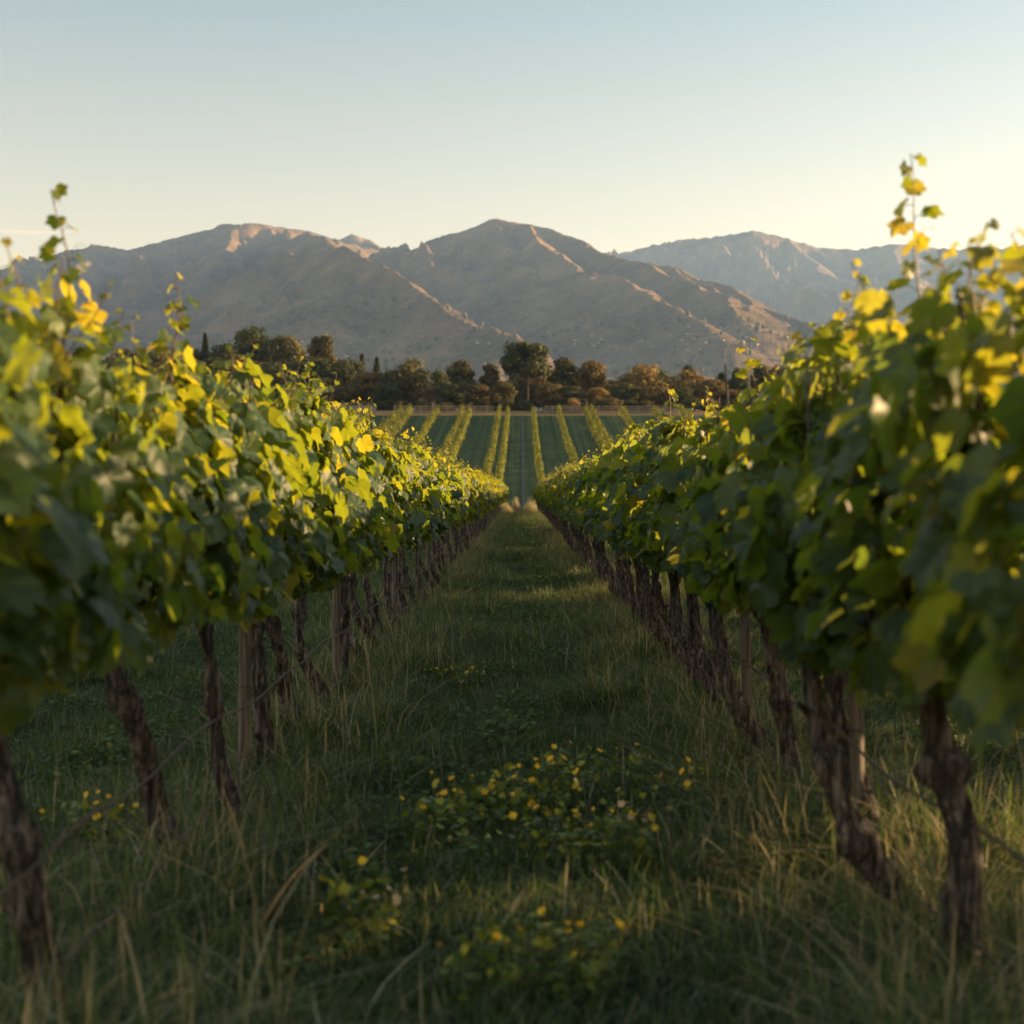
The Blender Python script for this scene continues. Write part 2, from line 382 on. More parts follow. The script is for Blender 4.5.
ang = np.linspace(-.52, .52, 1150); dep = np.concatenate([np.geomspace(1000, 3000, 90), np.geomspace(3015, 6600, 400), np.geomspace(6650, 10300, 110)])
A_, D_ = np.meshgrid(ang, dep); X_ = A_*D_; Z_ = mz(X_, D_)
n = len(ang); mm = len(dep); i = np.arange(mm-1)[:, None]*n; j = np.arange(n-1)[None]
g = G(); g.add(np.stack([X_, D_, Z_], -1).reshape(-1, 3), [np.stack([i+j, i+j+1, i+n+j+1, i+n+j], -1).reshape(-1, 4)])
tag(link('mountains', g.mesh('mountains', M['mountain'])), 'range of bare brown mountains with sunlit ridges', kind='structure')

# ------------------------------------------------------------------ air and a thin cloud
hg = G(); box(hg, (0, 5200, 640), (11200, 10900, 1330))
hm = bpy.data.materials.new('haze'); hm.use_nodes = True; hn = hm.node_tree
hn.nodes.remove(hn.nodes['Principled BSDF'])
pv = hn.nodes.new('ShaderNodeVolumePrincipled'); pv.inputs['Color'].default_value = (.34, .58, 1.0, 1)
pv.inputs['Density'].default_value = 7.0e-5; pv.inputs['Anisotropy'].default_value = .2
hn.links.new(pv.outputs[0], hn.nodes['Material Output'].inputs['Volume'])
tag(link('haze', hg.mesh('haze', hm, smooth=False)), 'pale evening haze over the valley', kind='stuff')

cg = G(); t = np.linspace(0, 1, 30); V, fs, uv = tube(np.stack([-5050+1250*t, 12400+80*np.sin(t*4), CAM_Z+(HY-229)/F_PX*12400-22*t+8*np.sin(t*7)], 1), 2+26*np.sin(t*math.pi)**.8*(1-.5*t), 14); cg.add(V, fs, uv)
cm = bpy.data.materials.new('cloud'); cm.use_nodes = True; cn = cm.node_tree; cn.nodes.remove(cn.nodes['Principled BSDF'])
cv = cn.nodes.new('ShaderNodeVolumePrincipled'); cv.inputs['Color'].default_value = (1, .95, .9, 1); cv.inputs['Density'].default_value = .006; cn.links.new(cv.outputs[0], cn.nodes['Material Output'].inputs['Volume'])
tag(link('cloud', cg.mesh('cloud', cm)), 'thin pale streak of cloud above the left end of the mountains', kind='stuff')

# ------------------------------------------------------------------ grape leaves
_half = [(0, 1.0), (9, .86), (18, .80), (27, .70), (36, .78), (45, .86), (55, .93), (64, .80), (76, .72), (88, .66), (100, .72), (113, .78), (127, .68), (143, .62), (160, .50), (172, .30)]
_ang = [a for a, r in _half]+[180]+[360-a for a, r in _half[:0:-1]]
_rad = [r for a, r in _half]+[.08]+[r for a, r in _half[:0:-1]]
OUT_HI = np.stack([np.sin(np.radians(_ang))*_rad, np.cos(np.radians(_ang))*_rad], 1)
OUT_LO = OUT_HI[::3]
def leaf_template(O, mid):
    k = len(O)
    if mid:
        T = np.concatenate([[[0, 0.]], O*.5, O]); a = np.arange(k); b = (a+1) % k
        return T, [np.stack([np.zeros(k, int), 1+b, 1+a], 1), np.stack([1+a, 1+b, 1+k+b, 1+k+a], 1)]
    T = np.concatenate([[[0, 0.]], O]); a = np.arange(k); b = (a+1) % k
    return T, [np.stack([np.zeros(k, int), 1+b, 1+a], 1)]
T_HI = leaf_template(OUT_HI, True); T_LO = leaf_template(OUT_LO, False)
T_TINY = leaf_template(np.array([[0, 1.], [.62, .35], [.6, -.35], [-.6, -.35], [-.62, .35]]), False)
def add_leaves(g, P, Nn, Tt, size, rnd, rg, T=T_HI, mi=0, cup=.28):
    P = np.asarray(P, float); n = len(P); Nn = nrmz(Nn); Tt = nrmz(Tt-Nn*np.sum(Tt*Nn, 1, keepdims=True)); B = np.cross(Tt, Nn)
    t, fs = T; k = len(t)
    u = t[:, 0][None]*rg.uniform(.86, 1.14, (n, 1)); v = np.repeat(t[:, 1][None], n, 0)
    r2 = u*u+v*v
    fold = rg.uniform(-.05, .42, (n, 1)); cp = cup*rg.uniform(-.4, 1.5, (n, 1))
    w = fold*np.abs(u)-cp*r2+.10*np.sin(u*rg.uniform(2, 6, (n, 1))+rg.uniform(0, 6, (n, 1)))*np.sin(v*rg.uniform(2, 5, (n, 1))+rg.uniform(0, 6, (n, 1)))
    w = w+.05*np.sqrt(r2)*np.sin(np.arctan2(u, v)*7+rg.uniform(0, 6, (n, 1)))
    s = np.asarray(size).reshape(-1, 1)
    V = P[:, None]+(B[:, None]*(u*s)[..., None]+Tt[:, None]*(v*s)[..., None]+Nn[:, None]*(w*s)[..., None])
    off = (np.arange(n)*k)[:, None, None]
    g.add(V.reshape(-1, 3), [(f[None]+off).reshape(-1, f.shape[1]) for f in fs], uv=np.stack([np.broadcast_to(t[:, 0][None], (n, k)), v], -1).reshape(-1, 2), r=np.repeat(rnd, k), mi=mi)

def canopy(rg, nleaf, T, mats, x0=0., top=2.0, bot=.90, L=.62, sz=1.0, half=.27):
    g = G()
    y = rg.uniform(-L, L, nleaf); z01 = rg.beta(1.15, 1.05, nleaf)
    s1 = rg.uniform(0, 50)
    tp = top+.22*(vnoise(y*4+s1, y*0, 3)-.5)*2; bt = bot+.13*(vnoise(y*3.3+s1, y*0+4, 4)-.5)*2
    z = bt+(tp-bt)*z01
    side = np.where(rg.random(nleaf) < .5, -1., 1.)
    wdt = half*(.62+.55*np.sin(np.clip(z01, 0, 1)*math.pi*.85+.25))*(1+.60*(vnoise(y*3.6+s1, z*3.6, 8)-.5)*2)
    wdt = wdt*(1-.5*np.clip((z01-.6)/.4, 0, 1)**1.3); dep = np.abs(rg.normal(0, .24, nleaf)); inner = rg.random(nleaf) < .18
    dep = np.where(inner, rg.uniform(.2, 1, nleaf), dep)
    x = side*wdt*(1.08-np.clip(dep, 0, 1))
    topf = np.clip((z01-.82)/.18, 0, 1)
    x = np.where(topf > .3, x*rg.uniform(.2, 1, nleaf), x)
    P = np.stack([x+x0, y, z], 1)
    Nn = np.stack([side*(1-.6*topf)*rg.uniform(.5, 1.2, nleaf), rg.normal(0, .45, nleaf), rg.uniform(-.1, .9, nleaf)+topf*.6], 1)+rg.normal(0, .28, (nleaf, 3))
    Tt = np.stack([rg.normal(0, .3, nleaf)+side*.25, rg.normal(0, .55, nleaf), -1+topf*rg.uniform(0, 1.9, nleaf)], 1)
    size = rg.uniform(.05, .115, nleaf)*sz*(1-.25*topf)
    r = np.clip(rg.beta(2.0, 2.6, nleaf)*.85+.12*topf+(rg.random(nleaf) < .025)*.3, 0, 1)
    add_leaves(g, P, Nn, Tt, size, r, rg, T)
    return g.mesh('foliage', mats)

def shoot(rg, h, lean=(.1, 0), nl=9, s0=.062, s1=.018, curl=.04):
    g = G(); n = 22; t = np.linspace(0, 1, n)
    P = np.stack([lean[0]*t**1.4+curl*np.sin(t*5+rg.uniform(0, 6))*t, lean[1]*t**1.4+curl*np.sin(t*4+rg.uniform(0, 6))*t, t*h-.12*(1-t)], 1)
    V, fs, uv = tube(P, np.linspace(.0042, .0016, n), 6); g.add(V, fs, uv, mi=1)
    k = np.linspace(.08, .98, nl); az = rg.uniform(0, 6.28)+np.arange(nl)*2.6+rg.normal(0, .4, nl)
    B = np.stack([np.interp(k, t, P[:, c]) for c in range(3)], 1)
    D = np.stack([np.cos(az), np.sin(az), rg.uniform(.0, .6, nl)], 1)
    sz = np.interp(k, [0, .7, 1], [s0, s0*.62, s1])*rg.uniform(.8, 1.2, nl)
    tip = B+D*(sz*.9)[:, None]
    for a, b in zip(B, tip):
        V, fs, uv = tube([a, (a+b)/2+np.array([0, 0, .004]), b], .0013, 4, cap=False); g.add(V, fs, uv, mi=1)
    Nn = np.stack([rg.normal(0, .6, nl), rg.normal(0, .6, nl), rg.uniform(.2, 1, nl)], 1)+D*.5
    Tt = D+np.array([0, 0, -.7])+rg.normal(0, .25, (nl, 3))
    add_leaves(g, tip, Nn, Tt, sz, np.clip(rg.uniform(.35, .93, nl), 0, 1), rg, T_HI)
    # a curling tendril
    a = np.linspace(0, 1, 16); b0 = B[nl//2]
    V, fs, uv = tube(b0+np.stack([.05*a+.012*np.sin(a*9), .02*np.sin(a*6), .06*a+.012*np.cos(a*9)-.012], 1), .0009, 4, cap=False); g.add(V, fs, uv, mi=1)
    return g.mesh('shoot', [M['vine_leaf'], M['stem']])

def trunk_mesh(rg, dx=-.2, r0=.058, r1=.034, ztop=.98, amp=.05, ridge=.46, dy=0., straight=False):
    n = 54; t = np.linspace(0, 1, n); ph = rg.uniform(0, 6)
    env = np.sin(t*math.pi)**.8
    x = dx*1.1*np.sin(t*math.pi/2)**1.1+env*amp*.5*np.sin(t*6.2+ph)
    y = dy*t+env*amp*1.0*np.sin(t*5+ph*1.7)
    z = -.07+(ztop+.07)*t
    r = np.interp(t, [0, .10, .35, .8, 1], [r0*1.25, r0, r0*.86, r1, r1*1.15])
    for k in range(3):
        c = rg.uniform(.1, .95); r = r+rg.uniform(.006, .020)*np.exp(-((t-c)/.035)**2)
    g = G(); V, fs, uv = tube(np.stack([x, y, z], 1), r, 22, ridge, 3.2*rg.choice([-1, 1]), int(rg.integers(1, 60))); g.add(V, fs, uv)
    for k in range(int(rg.integers(1, 4))):      # stubs of pruned canes
        c = rg.uniform(.25, .9); q = int(c*(n-1)); a = rg.uniform(0, 6.28); b = np.array([x[q], y[q], z[q]])
        d = np.array([math.cos(a), math.sin(a), .5]); l = rg.uniform(.05, .10)
        V, fs, uv = tube([b, b+d*l*.6, b+d*l+np.array([0, 0, .01])], [.016, .012, .008], 8, .2, 0, 3); g.add(V, fs, uv)
    return g.mesh('trunk', M['bark']), (x[-1], y[-1], z[-1])
def cordon_mesh(rg, at):
    g = G(); x, y, z = at
    for s in (-1, 1):
        t = np.linspace(0, 1, 14)
        P = np.stack([x*(1-t*.4)+.03*np.sin(t*7+s), y*(1-t)+s*.58*t, z-.05+.10*np.sin(t*math.pi*.5)+.02*np.sin(t*9)], 1)
        V, fs, uv = tube(P, np.linspace(.030, .012, 14), 10, .25, 3, 4); g.add(V, fs, uv)
        for k in range(4):
            q = P[3+k*3-(k == 3)]; h = rg.uniform(.5, .95)
            a = np.linspace(0, 1, 7)
            V, fs, uv = tube(q+np.stack([rg.uniform(-.1, .1)*a, rg.uniform(-.1, .1)*a+0*a, h*a], 1), np.linspace(.007, .004, 7), 6); g.add(V, fs, uv)
    return g.mesh('cordon', M['bark'])

rg = np.random.default_rng(21)
NEARV = 6; FARV = 6
can_hi = {s: [canopy(rg, 420, T_HI, M['vine_leaf'], top=1.90+rg.uniform(-.05, .05), bot=.95, half=.27) for _ in range(NEARV)] for s in (1,)}[1]
can_lo = [canopy(rg, 470, T_LO, M['vine_leaf_far'], top=1.90+rg.uniform(-.06, .06), sz=1.08) for _ in range(FARV)]
shoots = [shoot(rg, rg.uniform(.16, .42), (rg.uniform(-.10, .10), rg.uniform(-.15, .15)), int(rg.integers(8, 13)), rg.uniform(.05, .07), .02) for _ in range(10)]
gen_tr = []
for k in range(8):
    me, at = trunk_mesh(rg, dx=rg.uniform(-.28, -.12), r0=rg.uniform(.030, .042), r1=rg.uniform(.018, .025), amp=rg.uniform(.03, .08)); gen_tr.append((me, cordon_mesh(rg, at)))

ORD = ['nearest', 'second', 'third', 'fourth', 'fifth', 'sixth', 'seventh', 'eighth', 'ninth', 'tenth', 'eleventh', 'twelfth', 'thirteenth', 'fourteenth', 'fifteenth', 'sixteenth']
def vine(x, y, cx, label, group, tr=None, hi=True, nsh=2, k=0, rz=0., sh=None, zs=1.):
    e = empty('grapevine', (x, y, float(gz(x, y)))); tag(e, label, 'grapevine', group)
    if tr is None: tm, cm = gen_tr[k % 8]
    else:
        tm, at = trunk_mesh(rg, **tr); cm = cordon_mesh(rg, at)
    link('trunk', tm, e); link('cordon', cm, e)
    f = link('foliage', (can_hi if hi else can_lo)[k*7 % 6], e, (cx-x, 0, 0))
    f.rotation_euler = (0, 0, math.pi*(k//6 % 2)+rg.uniform(-.05, .05)); f.scale = (1, rg.uniform(.95, 1.1), zs); f.location.z = (1-zs)*.9
    for q in range(nsh):
        yy = rg.uniform(-.5, .5)
        s = link('shoot', shoots[int(rg.integers(0, 10))], e, (cx-x+rg.uniform(-.14, .14), yy, (1.83+rg.uniform(-.06, .03))*zs))
        s.rotation_euler = (rg.uniform(-.25, .25), rg.uniform(-.25, .25), rg.uniform(0, 6.28)); s.scale = (rg.uniform(.8, 1.1),)*3
    for (px, pb, pt, d, lx) in (sh or []):       # shoots the photo shows clearly: pixel x, base y, tip y, distance
        bx, by, bz = pix(px, pb, d); tz = pix(px, pt, d)[2]; h = tz-bz
        me = shoot(rg, h, (lx, rg.uniform(-.03, .03)), max(9, int(h*32)), .072, .030, .03)
        link('shoot', me, e, (bx-x, by-y, bz-e.location.z))
    return e
# near vines: base distance, base x, sideways lean of the top, base radius
LEFT = [(2.75, -1.22, -.15, .06, .05), (3.65, -1.20, -.16, .064, .05), (5.13, -1.22, -.27, .066, .06), (5.75, -1.14, -.16, .045, .03), (6.95, -1.27, -.04, .058, .02), (7.94, -1.22, -.23, .062, .06),
        (8.95, -1.23, -.18, .052, .05), (10.1, -1.25, -.05, .058, .02), (10.9, -1.19, -.20, .05, .05), (11.9, -1.22, -.2, .05, .05)]
RIGHT = [(2.85, 1.30, -.1, .06, .04), (3.94, 1.25, -.06, .068, .03), (4.50, 1.26, -.31, .060, .04), (5.45, 1.42, -.2, .05, .04), (6.18, 1.31, -.22, .060, .03), (7.07, 1.28, -.29, .062, .04), (8.34, 1.29, -.28, .060, .05),
         (9.4, 1.27, -.25, .058, .05), (10.4, 1.27, -.24, .056, .05), (11.4, 1.27, -.24, .055, .05), (12.4, 1.26, -.22, .055, .05)]
SHL = {1: [(68, 350, 262, 3.9, -.02)], 2: [(66, 300, 190, 4.4, -.01), (172, 350, 278, 5.3, .02)], 7: [(297, 420, 372, 9.3, 0.)], 6: [(303, 425, 362, 8.6, .02)], 9: [(374, 455, 425, 12, 0.), (404, 455, 428, 13, .03)]}
SHR = {1: [(968, 320, 222, 3.9, .03), (985, 310, 250, 3.8, .0), (1010, 300, 235, 3.6, 0.), (940, 330, 250, 4.0, .02)], 2: [(925, 320, 152, 4.4, -.07), (880, 340, 290, 4.6, -.02)], 4: [(848, 380, 306, 5.5, -.02)], 5: [(757, 400, 340, 7.0, -.03)], 6: [(800, 400, 352, 6.3, 0.)], 8: [(672, 440, 385, 10.2, -.05)], 9: [(640, 452, 430, 12., .0)]}
GL, GR = 'grapevines of the row left of the grass path', 'grapevines of the row right of the grass path'
def lean_word(l): return 'strongly leaning trunk' if l < -.24 else ('leaning trunk' if l < -.12 else 'almost upright trunk')
for i, (d, x, ln, r0, am) in enumerate(LEFT):
    vine(x, d, -1.37, f'{ORD[i]} grapevine from the camera in the row left of the path, {lean_word(ln)}', GL, dict(dx=ln, r0=r0*.70, r1=r0*.43, amp=am*1.5), True, 4, i, sh=SHL.get(i), zs=(.88, .93, .96)[i] if i < 3 else 1)
for i, (d, x, ln, r0, am) in enumerate(RIGHT):
    vine(x, d, 1.17, f'{ORD[i]} grapevine from the camera in the row right of the path, {lean_word(ln)}', GR, dict(dx=ln, r0=r0*.70, r1=r0*.43, amp=am*1.5), True, 4, i+3, sh=SHR.get(i), zs=(.93, .98, .95, .93)[i] if i < 4 else .91)
def run(side, y0, y1, i0, glab, grp, xb, cxx, step=1.0):
    i = i0; y = y0
    while y < y1:
        far = y > 24
        nm = ORD[i] if i < len(ORD) else None
        lab = f'{nm} grapevine from the camera in the row {side} of the path' if nm else f'small distant grapevine in the far part of the row {side} of the path'
        f_ = min(1, max(0, (y-20)/50))
        vine(xb+rg.uniform(-.05, .05)*(1-f_)-.0, y, cxx*(1-f_)+math.copysign(1.25, xb)*f_, lab, grp, None, not far, 5 if y < 40 else 3, i+int(rg.integers(0, 12)), zs=rg.uniform(.95, 1.04)*(.93 if xb > 0 and y < 30 else .97))
        i += 1; y += step*rg.uniform(.92, 1.08)
run('left', 12.9, 90, 10, '', GL, -1.21, -1.36)
run('right', 13.4, 90, 11, '', GR, 1.27, 1.18)
# the rows behind the right one: they carry the shade on the grass
y = 2.5
while y < 88:
    vine(3.72, y, 3.68, 'grapevine of the second row to the right, hidden behind the first', 'grapevines of the second row to the right', None, False, 1, int(rg.integers(0, 24))); y += 1.12*(1 if y < 45 else 1.35)
y = 3
while y < 60:
    if rg.random() < .16: y += 1.15; continue  # random gaps put in this unseen row so low sun leaks onto the path
    vine(6.2, y, 6.18, 'grapevine of the third row to the right, hidden behind the others', 'grapevines of the third row to the right', None, False, 1, int(rg.integers(0, 24)), zs=1.06); y += 1.15*(1 if y < 30 else 1.3)

# posts
def post(x, y, h, r, label, grp):
    e = empty('trellis_post', (x, y, float(gz(x, y)))); tag(e, label, 'post', grp)
    g = G(); t = np.linspace(0, 1, 26)
    V, fs, uv = tube(np.stack([.012*np.sin(t*3+x)+rg.uniform(-.02, .02)*t, .01*t, -.08+(h+.08)*t], 1), r*(1-.12*t), 14, .10, .1, int(rg.integers(1, 50))); g.add(V, fs, uv)
    link('stake', g.mesh('stake', M['post']), e)
    g = G()
    for z in (.48, .15, .92):
        a = np.linspace(0, 2*math.pi, 13)
        V, fs, uv = tube(np.stack([(r+.004)*np.cos(a), (r+.004)*np.sin(a), z+.0*a], 1), .004, 6, cap=False); g.add(V, fs, uv)
    link('wire_tie', g.mesh('wire_tie', M['wire']), e)
PL = [(6.75, -1.33), (9.75, -1.28)]+[(14.5+5.2*k, -1.3) for k in range(14)]
PR = [(5.41, 1.29), (7.6, 1.21)]+[(12.9+5.2*k, 1.24) for k in range(14)]
for i, (d, x) in enumerate(PL):
    post(x, d, 1.85, .029, f'{ORD[i]} weathered wooden post from the camera in the left vine row' if i < 5 else 'small distant wooden post among the left vine row trunks', 'posts of the left vine row')
for i, (d, x) in enumerate(PR):
    post(x, d, 1.85, .029, f'{ORD[i]} weathered wooden post from the camera in the right vine row' if i < 5 else 'small distant wooden post among the right vine row trunks', 'posts of the right vine row')
# wires
for sx_, nm in ((-1, 'left'), (1, 'right')):
    for z, r, w_ in ((.48, .0055, 'upper brown wire'), (.15, .0055, 'low drip line'), (.93, .004, 'fruiting wire')):
        yy = np.arange(2.4, 88, .25)
        x = sx_*1.23+.012*np.sin(yy*2.1)+.02*np.sin(yy*.5+z); x = x-(.10 if z > .6 else 0)
        P = np.stack([x, yy, gz(x, yy)+z-.03*np.abs(np.sin(yy*.6))+.015*np.sin(yy*3.7)], 1)
        g = G(); V, fs, uv = tube(P, r, 6); g.add(V, fs, uv)
        tag(link('trellis_wire', g.mesh('trellis_wire', M['wire'])), f'{w_} strung along the trunks of the {nm} vine row', 'wire', f'wires of the {nm} vine row')

# ------------------------------------------------------------------ grass (stuff)
def blades(rg, n, hmin, hmax, w0, rad, bend, dry, clump=.0, shape='disc', wild=.25):
    if clump: 
        k = max(3, int(n/40)); cc = rg.uniform(-rad, rad, (k, 2)); q = rg.integers(0, k, n); B = cc[q]+rg.normal(0, clump, (n, 2))
        ca = rg.uniform(0, 6.28, k)[q]
    else:
        B = rg.uniform(-rad, rad, (n, 2)); ca = rg.uniform(0, 6.28, n)
    h = rg.uniform(hmin, hmax, n)*rg.uniform(.6, 1, n); az = ca+rg.normal(0, 1.1, n); bd = np.abs(rg.normal(bend, bend*.6, n))
    wd = w0*rg.uniform(.6, 1.3, n); S = 5; t = np.linspace(0, 1, S)
    D = np.stack([np.cos(az), np.sin(az)], 1); pa = az+math.pi/2+rg.normal(0, .5, n); Pp = np.stack([np.cos(pa), np.sin(pa)], 1)
    V = np.zeros((n, S*2-1, 3)); 
    for i, tt in enumerate(t):
        hor = (bd*h)[:, None]*tt**1.8*D; z = h*(tt-.38*np.clip(bd, 0, 1.3)*tt**2.2)
        if i < S-1:
            ww = (wd*(1-.55*tt**1.5))[:, None]*Pp*.5
            V[:, 2*i, :2] = B+hor-ww; V[:, 2*i+1, :2] = B+hor+ww; V[:, 2*i, 2] = V[:, 2*i+1, 2] = z-.012
        else: V[:, 2*i, :2] = B+hor; V[:, 2*i, 2] = z
    q = []; 
    for i in range(S-2): q.append([2*i, 2*i+1, 2*i+3, 2*i+2])
    K = S*2-1; off = (np.arange(n)*K)[:, None, None]
    fq = (np.array(q)[None]+off).reshape(-1, 4); ft = (np.array([[2*S-4, 2*S-3, 2*S-2]])[None]+off).reshape(-1, 3)
    r = np.where(rg.random(n) < dry, rg.uniform(.78, 1, n), rg.uniform(0, .74, n))
    return V.reshape(-1, 3), [fq, ft], None, np.repeat(r, K)
src = bpy.data.collections.new('grass_patches')       # source patches for the ground cover, not linked to the scene
def patch(*a, extra=None):
    g = G(); g.add(*blades(rg, *a))
    if extra: g.add(*blades(rg, *extra))
    o = bpy.data.objects.new('grass_patch', g.mesh('grass_patch', M['grass'])); return o
SHORT = [patch(430, .03, .14, .0052, .28, .8, .08, .07, extra=(50, .06, .18, .003, .28, .9, .3)) for _ in range(4)]
MID = [patch(400, .07, .24, .0055, .28, .9, .10, .06, extra=(32, .12, .32, .0028, .28, 1.1, .6)) for _ in range(4)]
def clover():
    g = G(); g.add(*blades(rg, 160, .03, .12, .0052, .28, .8, .05, .07)); k = 170
    c = rg.uniform(-.22, .22, (7, 2)); q = rg.integers(0, 7, k); P = np.concatenate([c[q]+rg.normal(0, .055, (k, 2)), rg.uniform(.02, .10, (k, 1))], 1)
    add_leaves(g, P, rg.normal(0, .45, (k, 3))+[0, 0, 1], rg.normal(0, 1, (k, 3)), rg.uniform(.010, .028, k), rg.uniform(.1, .74, k), rg, T_LO)
    return bpy.data.objects.new('grass_patch', g.mesh('grass_patch', M['grass']))
SHORT += [clover()]
TALL = [patch(330, .12, .34, .0052, .26, .9, .16, .05, extra=(45, .22, .55, .0030, .30, 1.3, .8)) for _ in range(4)]
def scatter(name, objs, P, scale, label):
    col = bpy.data.collections.new(name+'_src')
    for o in objs: col.objects.link(o)
    me = bpy.data.meshes.new(name); n = len(P)
    me.vertices.add(n); me.vertices.foreach_set('co', np.asarray(P, np.float32).ravel())
    a = me.attributes.new('sc', 'FLOAT', 'POINT'); a.data.foreach_set('value', np.asarray(scale, np.float32))
    o = link(name, me); tag(o, label, 'grass', kind='stuff')
    ng = bpy.data.node_groups.new(name, 'GeometryNodeTree')
    ng.interface.new_socket('Geometry', in_out='INPUT', socket_type='NodeSocketGeometry'); ng.interface.new_socket('Geometry', in_out='OUTPUT', socket_type='NodeSocketGeometry')
    gi = ng.nodes.new('NodeGroupInput'); go = ng.nodes.new('NodeGroupOutput'); ip = ng.nodes.new('GeometryNodeInstanceOnPoints')
    ci = ng.nodes.new('GeometryNodeCollectionInfo'); ci.inputs[0].default_value = col; ci.inputs['Separate Children'].default_value = True; ci.inputs['Reset Children'].default_value = True
    rv = ng.nodes.new('FunctionNodeRandomValue'); rv.data_type = 'FLOAT_VECTOR'; rv.inputs[0].default_value = (-.05, -.05, 0); rv.inputs[1].default_value = (.05, .05, 6.283)
    na = ng.nodes.new('GeometryNodeInputNamedAttribute'); na.data_type = 'FLOAT'; na.inputs[0].default_value = 'sc'
    ng.links.new(gi.outputs[0], ip.inputs['Points']); ng.links.new(ci.outputs[0], ip.inputs['Instance']); ip.inputs['Pick Instance'].default_value = True
    ng.links.new(rv.outputs[0], ip.inputs['Rotation']); ng.links.new(na.outputs[0], ip.inputs['Scale']); ng.links.new(ip.outputs[0], go.inputs[0])
    md = o.modifiers.new('scatter', 'NODES'); md.node_group = ng
    return o
pts = {'s': [], 'm': [], 't': []}
def sow(y0, y1, step, sc_):
    for y in np.arange(y0, y1, step):
        W = min(9.5, .43*y+1.6)
        for x in np.arange(-W, W, step):
            xx = x+rg.uniform(-.5, .5)*step; yy = y+rg.uniform(-.5, .5)*step
            ph = (xx+2.5) % 2.5-1.25; u = abs(ph)            # 0 on a vine row, 1.25 mid lane
            u = abs(((xx+1.25) % 2.5)-0)  ; u = min(u, 2.5-u)
            nz = float(fbm(xx*.7+3, yy*.7, 3, 77))
            tl = np.exp(-(u/.50)**2)+.30*nz*1.6
            k = 't' if tl > .58+rg.uniform(-.15, .15) else ('m' if tl > .16+rg.uniform(-.1, .12) else 's')
            pts[k].append((xx, yy, float(gz(xx, yy)), sc_*rg.uniform(.8, 1.25)*(1+.5*float(fbm(xx*1.3, yy*1.3, 2, 91)))*(.72 if k == 't' and yy > 14 else 1)))
sow(1.9, 16, .30, 1.0); sow(16, 38, .42, 1.25); sow(38, 92, .62, 1.6)
for k, objs, lab in (('s', SHORT, 'short green grass down the middle of the path'), ('m', MID, 'medium grass tufts across the vineyard floor'), ('t', TALL, 'tall pale dry grass under the vine rows')):
    P = np.array(pts[k]); scatter('grass', objs, P[:, :3], P[:, 3], lab)
print('grass', {k: len(v) for k, v in pts.items()})

# golden tufts on the crest at the end of the path
for i, (px, pt, wd, d, lab) in enumerate([(505, 500, .55, 91, 'small golden grass tuft at the left end of the crest'), (516, 497, .45, 92, 'tall narrow golden grass tuft left of the path middle on the crest'), (531, 499, .75, 92, 'broad golden grass tuft right of the path middle on the crest'), (544, 505, .4, 91, 'low golden grass tuft at the right end of the crest')]):
    x, y, zt = pix(px, pt, d); z0 = float(gz(x, y)); h = zt-z0
    g = G(); V, fs, u_, r_ = blades(rg, 2200, h*.6, h*1.35, .022, wd, .12, .97)
    dd = np.hypot(V[:, 0], V[:, 1])/wd; V[:, 2] *= np.clip(1.15-dd*.8, .2, 1); g.add(V, fs, u_, r_)
    tag(link('grass_tuft', g.mesh('grass_tuft', M['grass']), loc=(x, y, z0)), lab, 'grass tuft', 'golden grass tufts on the crest')

# wildflowers: pixel x, pixel y of the ground spot, blossoms, pale?
def flower_plant(px, py, n, pale, sp, label, hh=.20):
    d = CAM_Z*F_PX/(py-HY); x, y, _ = pix(px, py, d); z = float(gz(x, y))
    e = empty('wildflower_plant', (x, y, z)); tag(e, label, 'wildflower', 'yellow wildflowers in the grass')
    g = G(); nl = 40+n*9; sp = sp*1.35; a = rg.uniform(0, 6.28, nl); r = sp*rg.random(nl)**.6; hz = rg.uniform(.03, hh*1.1, nl)
    P = np.stack([r*np.cos(a), r*np.sin(a)*.8, hz], 1)
    add_leaves(g, P, rg.normal(0, .5, (nl, 3))+[0, 0, 1], rg.normal(0, 1, (nl, 3)), rg.uniform(.012, .030, nl), rg.uniform(0, 1, nl), rg, T_LO)
    link('leaves', g.mesh('leaves', M['herb']), e)
    pts_ = []
    for k in range(int(n*1.25)):
        a = rg.uniform(0, 6.28); r = sp*math.sqrt(rg.random()); h = hh*rg.uniform(.8, 1.35); p = np.array([r*math.cos(a), r*math.sin(a)*.8, h]); pts_.append(p)
        V, fs, uv = tube([[p[0]*.7, p[1]*.7, -.01], [p[0]*.9, p[1]*.9, h*.5], p], .0012, 4); link('stem', G().add(V, fs, uv, r=np.full(len(V), .3)).mesh('stem', M['herb']), e)
    for p in pts_:
        g = G(); k = 6; s = rg.uniform(.006, .019); tilt = rg.normal(0, .5, 3)+[0, -.5, 1]; Nn = tilt/np.linalg.norm(tilt)
        a = np.arange(k)/k*6.283; U = nrmz(np.cross(Nn, [0, 1, .2])); W_ = np.cross(Nn, U)
        D = np.cos(a)[:, None]*U+np.sin(a)[:, None]*W_
        add_leaves(g, p+D*s*.35, np.repeat(Nn[None], k, 0)-D*.35, D, np.full(k, s*.8), rg.uniform(.2, 1, k), rg, T_TINY, cup=-.3)
        V, fs, uv = tube([p-Nn*.003, p+Nn*.004], [s*.35, s*.25], 8); g.add(V, fs, uv, r=np.full(len(V), 0.))
        link('blossom', g.mesh('blossom', M['pale_petal'] if pale else M['petal']), e)
